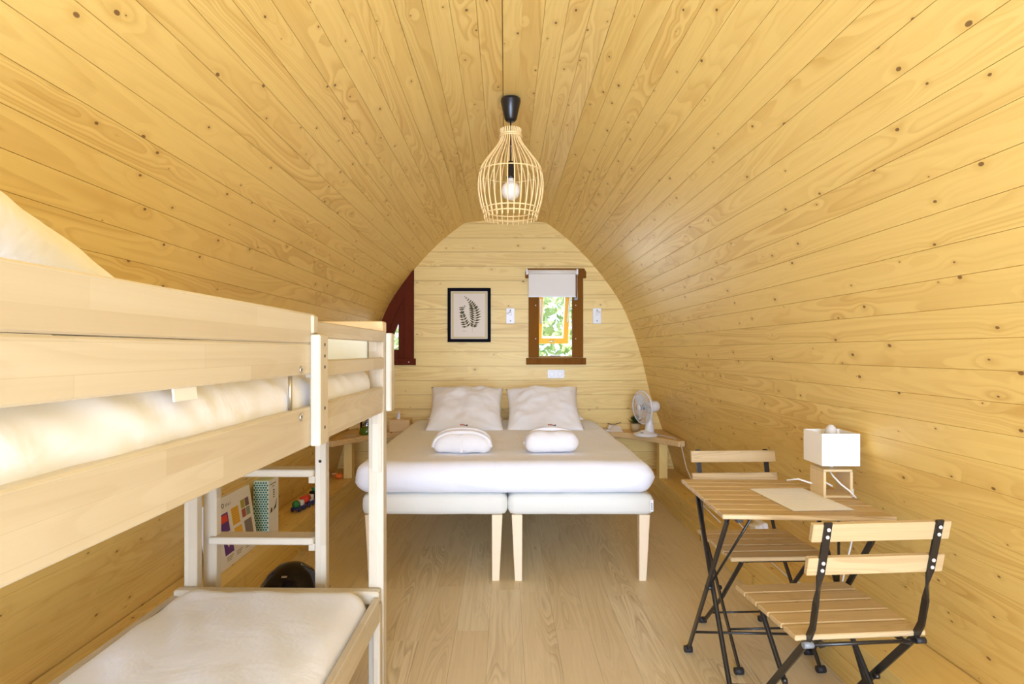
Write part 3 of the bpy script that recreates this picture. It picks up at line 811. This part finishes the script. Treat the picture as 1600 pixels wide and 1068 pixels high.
# ladder at the far end
def st(x0, x1, z1=1.02): return bb('ladder_stringer', x0, x1, 2.185, 2.225, 0, z1, mat=beechZ)
st(-1.157, -1.106, 1.25); st(-.732, -.690, 1.25)
for zr in (.548, .802, 1.056, .294):
    rg = bb('ladder_rung', -1.127, -.7325, 2.165, 2.245, zr-.023, zr+.004, mat=beechX, bev=.004)
    bb('rung_block', -.756, -.7325, 2.186, 2.224, zr-.050, zr-.0235, mat=beechX, bev=.001)
MB().lathe([(0, 0), (.006, 0), (.006, .0008), (0, .0008)], 10, (-.712-OX, 2.1845-OY, .835), Matrix.Rotation(PI/2, 3, 'X')).obj('bolt_hole', inkm, bunk)
# bedding (lies in the bunk)
def uwr(p, n):
    s = .0
    if n.x > .3:
        s += .0016*math.sin(p.y*88+p.z*75+9*noise.noise(p*4))*max(0, noise.noise(Vector((p.y*2.2, 0, 1)))+.45)*n.x
        s += .006*noise.noise(Vector((p.y*13+p.z*26, p.z*12-p.y*4, 2)))*n.x
    return s
mu = cloth_box(-1.13-OX, -.484-OX, .05-OY, 2.03-OY, 1.056, 1.21, .06, step=.013, amp=.004, freq=6, seed=12, bulge=.012, wr=uwr).obj('bunk_mattress', white_cloth)
mu.location = (OX, OY, 0); mu.rotation_euler = (0, 0, -.0165)
tag(mu, 'white sheeted mattress on the upper bunk behind the guard boards', 'mattress')
def lwr(p, n):
    s = 0
    if n.z > .5:
        d = p.x*1.2+p.y*.55
        s += .022*abs(noise.noise(Vector((d*9, p.x*1.2-p.y*2.0, 3))))*max(0, .25-p.x*1.6+noise.noise(p*2)*.5)*n.z
        s += .006*noise.noise(Vector((p.x*9+p.y*6, p.y*3, 1)))
    return s
ml = cloth_box(-1.15-OX, -.486-OX, .02-OY, 2.040-OY, .281, .428, .075, step=.018, amp=.0025, freq=4, seed=22, bulge=.004, wr=lwr).obj('bunk_mattress', white_cloth)
ml.location = (OX, OY, 0); ml.rotation_euler = (0, 0, -.0165)
tag(ml, 'white sheeted mattress on the lower bunk in the foreground', 'mattress')
o = pillow_mesh(.58, .60, .17, seed=31).obj('bunk_pillow', pillow_cloth); o.location = (-.83, .73, 1.372); o.rotation_euler = (math.radians(-20), 0, .05)
tag(o, 'white pillow piled at the near end of the upper bunk', 'pillow')
m = pillow_mesh(.60, .58, .14, seed=41).obj('bunk_pillow', pillow_cloth); m.location = (-.80, .60, 1.25); m.rotation_euler = (math.radians(-8), 0, 0)
tag(m, 'white pillow lying flat under the top one on the upper bunk', 'pillow')
fl2 = MB().box(0, .026, 0, .062, 0, .003, bev=.001).obj('mattress_label', plain('white_label', (.85, .85, .86), .7), None)
fl2.location = (-.4695, .815, 1.204); fl2.rotation_euler = (0, math.radians(84), 0); tag(fl2, 'white cloth flap poking out below the lower guard board of the bunk', 'label')

# ---------------------------------------------------------------- things on the left ledge and floor
WL = lambda z: -wall_x(z)
bx = thing('game_box', (-1.352, 2.72, .1915), 'white game box with colourful squares leaning on the left ledge', 'game box')
lean = math.radians(-9)
Lb, Hb, Tb = .465, .335, .045
body = B(-Tb, 0, 0, Lb, 0, Hb, bev=.002).obj('box', plain('box_card', (.80, .80, .80), .5), bx); body.rotation_euler = (0, lean, 0)
def sq(name, y0, y1, z0, z1, mat, par=body, off=.0006): return B(0, off, y0, y1, z0, z1).obj(name, mat, par)
sq('picture', .105, .19, .165, .258, purpm); sq('picture', .115, .180, .215, .250, redm, off=.0009)
sq('picture', .225, .305, .175, .262, yelm)
m = MB()
for i in range(6):
    for j in range(7): m.prism([(0.0008, .229+i*.013, .180+j*.0116), (.0008, .229+i*.013+.008, .183+j*.0116), (.0008, .229+i*.013+.005, .187+j*.0116)], (.0005, 0, 0))
m.obj('picture_print', plain('brown_print', (.35, .18, .03), .6), body)
for (a, b, c_) in ((0, 0, brickm), (1, 0, sagem), (0, 1, plain('olive_print', (.4, .36, .08), .6)), (1, 1, plain('plum_print', (.2, .12, .14), .6))):
    sq('picture', .335+a*.05, .335+a*.05+.044, .185+b*.048, .185+b*.048+.043, c_)
sq('picture', .345, .43, .085, .165, greym); sq('picture', .232, .315, .075, .160, yelm); sq('picture', .11, .20, .06, .155, purpm)
MB().prism([(.0008, .12, .14), (.0008, .185, .14), (.0008, .153, .09)], (.0006, 0, 0)).obj('picture_print', paperc, body)
for i in range(3):
    for j in range(3): sq('text_line', .12+i*.10, .19+i*.10-j*.012, .045-j*.008, .048-j*.008, greym)
sq('text_line', .40, .44, .03, .06, plain('grey_text', (.35, .35, .36), .7))
def text(body_, s, size, loc, rot, mat, par, name='lettering'):
    c = bpy.data.curves.new(name, 'FONT'); c.body = s; c.size = size; c.extrude = .0003; c.materials.append(mat)
    t_ = bpy.data.objects.new('t', c); COL.objects.link(t_); bpy.context.view_layer.update()
    me = bpy.data.meshes.new_from_object(t_.evaluated_get(bpy.context.evaluated_depsgraph_get())); bpy.data.objects.remove(t_)
    o = bpy.data.objects.new(name, me); COL.objects.link(o); o.parent = par; o.location = loc; o.rotation_euler = rot
    return o
text(body, 'DO', .032, (.001, .115, .285), (PI/2, 0, PI/2), inkm, body)
text(body, '15 in 1', .022, (.001, .175, .285), (PI/2, 0, PI/2), greym, body)
# tall box with dots
o = thing('game_box', (-1.428, 3.29, .1915), 'tall box with green dotted side and white front on the left ledge', 'game box')
tb = B(0, .088, 0, .14, 0, .325, bev=.0015).obj('box', mint, o); 
m = MB()
for j in range(24):
    for i in range(6):
        x = .008+i*.0145+(.00725 if j % 2 else 0); z = .008+j*.0132
        if x < .085: m.lathe([(0, 0), (.0060, 0), (.0060, .0005), (0, .0005)], 6, (x, -.0001, z), Matrix.Rotation(PI/2, 3, 'X'), smooth=False)
m.obj('dot_pattern', tealm, tb)
B(.0881, .0888, 0, .14, 0, .325).obj('white_face', paperm, tb)
m = MB()
m.box(.0888, .0893, .02, .10, .295, .299).box(.0888, .0893, .05, .075, .28, .284)
for k in range(4): m.box(.0888, .0893, .062, .080, .215+k*.013, .222+k*.013)
m.prism([(.0889, .02, .135), (.0889, .05, .14), (.0889, .045, .165), (.0889, .03, .16)], (.0005, 0, 0)).prism([(.0889, .06, .14), (.0889, .10, .15), (.0889, .115, .20), (.0889, .095, .17)], (.0005, 0, 0))
m.obj('print', inkm, tb)
# toy train
o = thing('toy_train', (-1.385, 3.80, .1915), 'little multicoloured wooden toy train on the left ledge', 'toy', rotz=-.18)
m = MB()
m.box(-.022, .022, 0, .30, .016, .030, bev=.003); m.obj('chassis', bluem, o)
for y in (.03, .09, .15, .21, .27):
    for x in (-.026, .026): MB().lathe([(0, -.004), (.015, -.004), (.015, .004), (0, .004)], 12, (x, y, .015), Matrix.Rotation(PI/2, 3, 'Y')).obj('wheel', bluem if int(y*100) % 2 else greenm, o)
MB().ball((0, .03, .050), .026, 1, 1.1, 1, n=8).obj('green_body', greenm, o)
B(-.02, .02, .07, .105, .030, .065, bev=.004).obj('white_block', white_plastic, o)
MB().tube([(0, .11, .056), (0, .18, .056)], .025, 14).obj('red_tank', redm, o)
B(-.02, .02, .19, .23, .030, .072, bev=.004).obj('white_block', white_plastic, o)
B(-.022, .022, .235, .29, .030, .085, bev=.005).obj('cab', gloss_black, o)
MB().lathe([(0, 0), (.012, 0), (.016, .02), (0, .02)], 12, (0, .262, .085)).obj('funnel', greenm, o)
# black dome
o = thing('waste_bin', (-.965, 2.62, 0), 'glossy black dome-shaped bin on the floor behind the ladder', 'bin')
MB().lathe([(0, .0), (.15, 0), (.16, .02), (.163, .08), (.152, .15), (.128, .21), (.095, .255), (.055, .285), (.02, .296), (0, .297)], 40).obj('dome', gloss_black, o)
MB().tube([(.156*math.cos(a), .156*math.sin(a), .14) for a in [2*PI*k/40 for k in range(40)]], .004, 6, closed=True).obj('rim', plain('dark_chrome', (.2, .2, .2), .15, .8), o)
B(-.012, .012, -.090, -.078, .262, .269, bev=.002).obj('latch', steel, o)

# ---------------------------------------------------------------- folding bistro chairs
def bistro_chair(label):
    c = thing('folding_chair', (0, 0, 0), label, 'chair', group='folding bistro chairs')
    # local front is -y
    ys = [-.22+i*.073 for i in range(5)]
    for i, y in enumerate(ys):
        B(-.195, .195, y, y+.064, .437, .453, bev=.003).obj('seat_slat', acacia, c)
    tl = math.radians(-12)
    for z, y in ((.765, .222), (.668, .200)):
        q = MB().obox((0, y-.012, z), (.392, .016, .052), Matrix.Rotation(tl, 3, 'X'), bev=.002).obj('back_slat', acacia, c)
    for s in (-1, 1):
        x = s*.158
        pts = [(x, .226, .795), (x, .205, .70), (x, .192, .645), (x, .183, .605), (x+s*.002, .175, .56), (x+s*.002, .160, .485), (x+s*.002, .135, .435), (x+s*.002, .085, .375), (x+s*.002, -.09, .165), (x+s*.002, -.215, .018)]
        wd = [(1, 0, 0), (1, 0, 0), (1, 0, 0), (1, .9, .2)] + [(0, 1, 0)]*6
        up = MB().tube(pts, 0, flat=(wd, .021, .006)).obj('upright', black_metal, c)
        for z, y in ((.776, .226), (.755, .221), (.679, .203), (.658, .1985)):
            MB().lathe([(0, 0), (.0055, 0), (.0045, .0025), (0, .003)], 10, (x, y+.0015, z), Matrix.Rotation(-PI/2, 3, 'X')).obj('rivet', white_plastic, up)
        xi = s*.136
        MB().tube([(xi, -.185, .432), (xi, -.18, .42), (xi, 0, .212), (xi, .19, .028), (xi, .215, .016)], .0085, 8).obj('leg_tube', black_metal, c)
        MB().tube([(xi-s*.012, .215, .014), (xi+s*.020, .215, .014)], .0135, 10).obj('foot_cap', rubber, c)
        MB().tube([(x-s*.012, -.215, .014), (x+s*.020, -.215, .014)], .0135, 10).obj('foot_cap', rubber, c)
        MB().tube([(s*.120, -.20, .432), (s*.120, .15, .432), (s*.134, .15, .43)], 0, flat=([(0, 0, 1)]*3, .014, .006)).obj('seat_bracket', black_metal, c)
        MB().tube([(x-s*.006, .148, .432), (x+s*.022, .148, .432)], .009, 10).obj('pivot_knob', grey_plastic if s > 0 else rubber, c)
        MB().lathe([(0, -.006), (.009, -.006), (.009, .006), (0, .006)], 10, (s*.148, .0, .250), Matrix.Rotation(PI/2, 3, 'Y')).obj('pivot', black_metal, c)
    MB().tube([(-.165, .148, .432), (.165, .148, .432)], .0055, 8).obj('cross_rod', black_metal, c)
    MB().tube([(-.136, .125, .420), (.136, .125, .420)], .0055, 8).obj('cross_rod', black_metal, c)
    MB().tube([(-.136, .135, .082), (.136, .135, .082)], .0045, 8).obj('cross_rod', black_metal, c)
    MB().tube([(-.155, -.120, .130), (.155, -.120, .130)], .0045, 8).obj('cross_rod', black_metal, c)
    MB().tube([(-.136, -.18, .425), (.136, -.18, .425)], .0055, 8).obj('cross_rod', black_metal, c)
    return c
ca = bistro_chair('wooden slat folding chair on the far side of the small table')
cb = copy_tree(ca); cb['label'] = 'wooden slat folding chair nearest the camera with its back to us'
ca.location = (1.055, 2.47, 0); ca.rotation_euler = (0, 0, .04)
cb.location = (.995, 1.78, 0); cb.rotation_euler = (0, 0, PI+.08)

# ---------------------------------------------------------------- folding table
tb = thing('folding_table', (.990, 2.135, 0), 'small wooden slat folding table with black crossed legs', 'table', rotz=-.045)
n = 8; dy = .53/n
for i in range(n):
    y = -.265+i*dy
    B(-.275, .275, y+.003, y+dy-.003, .704, .720, bev=.003).obj('table_slat', acacia, tb)
for s in (-1, 1):
    B(s*.215-.010, s*.215+.010, -.25, .25, .690, .7035, bev=.001).obj('top_bracket', black_metal, tb)
    xo, xi = s*.248, s*.226
    MB().tube([(xo, -.225, .690), (xo, .24, .04), (xo, .27, .018)], 0, flat=([(0, 1, 0)]*3, .020, .008)).obj('leg', black_metal, tb)
    MB().tube([(xi, .215, .690), (xi, -.02, .35), (xi, -.25, .03), (xi, -.27, .016)], .009, 8).obj('leg', black_metal, tb)
    MB().tube([(xo-s*.02, .27, .014), (xo+s*.012, .27, .014)], .0135, 10).obj('foot_cap', rubber, tb)
    MB().tube([(xi-s*.02, -.27, .014), (xi+s*.012, -.27, .014)], .0135, 10).obj('foot_cap', rubber, tb)
    MB().prism([(xo-.004, -.245, .703), (xo-.004, -.195, .703), (xo-.004, -.215, .675)], (.008, 0, 0)).obj('hinge_plate', black_metal, tb)
    MB().lathe([(0, -.016), (.009, -.016), (.009, .016), (0, .016)], 10, (s*.237, .0, .378), Matrix.Rotation(PI/2, 3, 'Y')).obj('pivot', black_metal, tb)
    MB().tube([(s*.14, -.17, .700), (s*.236, .02, .37)], .0045, 8).obj('stay_rod', black_metal, tb)
for y, z, x in ((.185, .125, .248), (-.185, .125, .226)):
    MB().tube([(-x, y, z), (x, y, z)], .005, 8).obj('cross_rod', black_metal, tb)

# paper on the table
o = MB().prism([(-.105, .155, 0), (.105, .155, 0), (.105, -.155, 0), (-.105, -.155, 0)], (0, 0, .0006)).obj('paper_sheet', paperm)
o.location = (1.048, 2.083, .7215); o.rotation_euler = (0, 0, .05); tag(o, 'white sheet of paper lying on the small table', 'paper')
m = MB()
for k in range(11):
    m.box(-.08, .03+.05*((k*37) % 5)/5, .12-k*.022, .1215-k*.022, .0007, .0009)
m.obj('faint_print', plain('pale_ink', (.66, .66, .72), .8), o)
# table lamp
lp = thing('table_lamp', (1.198, 2.142, .7205), 'small lamp with white square shade on hollow wooden cube base', 'lamp', rotz=-.02)
m = MB(); a, t = .052, .009; zt = .103
m.box(-a, a, -.048, .048, 0, t, bev=.002).box(-a, a, -.048, .048, zt-t, zt, bev=.002).box(-a, -a+t, -.048, .048, t, zt-t).box(a-t, a, -.048, .048, t, zt-t)
m.obj('base', lampwood, lp)
sh = MB(); h = .067; z0, z1 = .119, .234; tt = .0015
for x0, x1, y0, y1 in ((-h, h, -h, -h+tt), (-h, h, h-tt, h), (-h, -h+tt, -h+tt, h-tt), (h-tt, h, -h+tt, h-tt)): sh.box(x0, x1, y0, y1, z0, z1)
sh.obj('lamp_shade', white_shade, lp)
MB().tube([(0, 0, zt), (0, 0, .15)], .008, 10).obj('lamp_neck', white_plastic, lp)
MB().box(-.066, .066, -.002, .002, .125, .128).box(-.002, .002, -.066, .066, .125, .128).obj('shade_spider', white_plastic, lp)
MB().lathe([(0, .14), (.014, .145), (.015, .165), (.02, .18), (.024, .215), (.018, .245), (.008, .258), (0, .260)], 20).obj('bulb', frost, lp)
MB().tube([(0, 0, .15), (0, 0, .20)], .007, 8).obj('bulb_core', white_plastic, lp)
MB().tube([(-.012, -.01, .093), (-.008, -.03, .075), (.01, -.048, .050), (.035, -.060, .028), (.052, -.064, .008), (.056, -.062, .004)], .0032, 8).obj('cord', white_plastic, lp)
MB().tube([(-.04, .02, .055), (-.028, -.008, .050), (-.005, -.02, .036)], .003, 6).ball((-.033, .0, .053), .009, n=6).obj('cord_switch', white_plastic, lp)
MB().tube([(-.054, .03, .035), (-.09, .06, .045), (-.125, .08, .036)], .0032, 6).obj('cord_loop', white_plastic, lp)

# power strip on the wall above the right ledge, with cords
o = thing('power_socket', (1.405, 3.18, .285), 'white wall socket with plugs above the right ledge behind the chairs', 'socket')
R = Matrix.Rotation(math.radians(-14), 3, 'Y')
MB().obox((-.005, 0, 0), (.03, .13, .085), R, bev=.006).obj('socket_box', white_plastic, o)
MB().obox((-.035, -.03, .005), (.045, .045, .045), R, bev=.008).obj('plug', white_plastic, o)
MB().obox((-.035, .035, -.005), (.04, .035, .035), R, bev=.006).obj('plug', white_plastic, o)
MB().tube([(-.05, -.03, .0), (-.10, -.02, -.01), (-.12, .10, .03), (-.11, .6, -.04), (-.1, .95, -.09)], .0035, 6).obj('plug_cord', white_plastic, o)
MB().tube([(-.03, -.06, -.01), (-.08, -.22, -.085), (-.09, -.5, -.088), (-.07, -.85, -.02), (-.075, -.95, .25), (-.08, -.96, .44)], .0035, 6).obj('lamp_cord', white_plastic, o)

# ---------------------------------------------------------------- pendant lamp
pd = thing('pendant_lamp', (.024, 2.735, 2.432), 'rattan cage pendant lamp hanging from a black cap on the ridge', 'lamp')
zc = -2.432
MB().lathe([(0, 0), (.046, 0), (.047, -.012), (.028, -.095), (.020, -.104), (0, -.105)], 28).obj('ceiling_cap', black_plastic, pd)
MB().tube([(0, 0, -.10), (0, 0, -.30)], .0032, 8).obj('cable', black_plastic, pd)
MB().lathe([(0, -.29), (.012, -.292), (.019, -.31), (.019, -.36), (.022, -.364), (.022, -.372), (0, -.373)], 18).obj('lamp_holder', black_plastic, pd)
MB().lathe([(.0, -.36), (.014, -.365), (.016, -.385)]+[(.045*math.sin(a), -.430+.045*math.cos(a)) for a in [PI*k/12 for k in range(2, 13)]], 24).obj('globe_bulb', opal, pd)
prof = catmull([(.049, 2.290), (.046, 2.262), (.056, 2.225), (.100, 2.165), (.140, 2.105), (.153, 2.03), (.145, 1.955), (.128, 1.895), (.122, 1.868)], 4)
NS = 30
st0 = None
for k in range(NS):
    a = 2*PI*k/NS
    MB().tube([(p.x*math.cos(a), p.x*math.sin(a), p.y+zc) for p in prof], .0034, 5).obj('cane_rib', rattan, pd)
for rr, z, tk in ((.050, 2.262, .0045), (.053, 2.253, .0035), (.1475, 2.085, .003), (.1325, 1.912, .0035), (.128, 1.888, .0035)):
    MB().tube([(rr*math.cos(2*PI*i/40), rr*math.sin(2*PI*i/40), z+zc) for i in range(40)], tk, 6, closed=True).obj('cane_ring', rattan, pd)
MB().tube([(-.05, 0, 2.255+zc), (0, 0, 2.21+zc), (.05, 0, 2.255+zc)], .003, 6).obj('hanger_wire', rattan, pd)
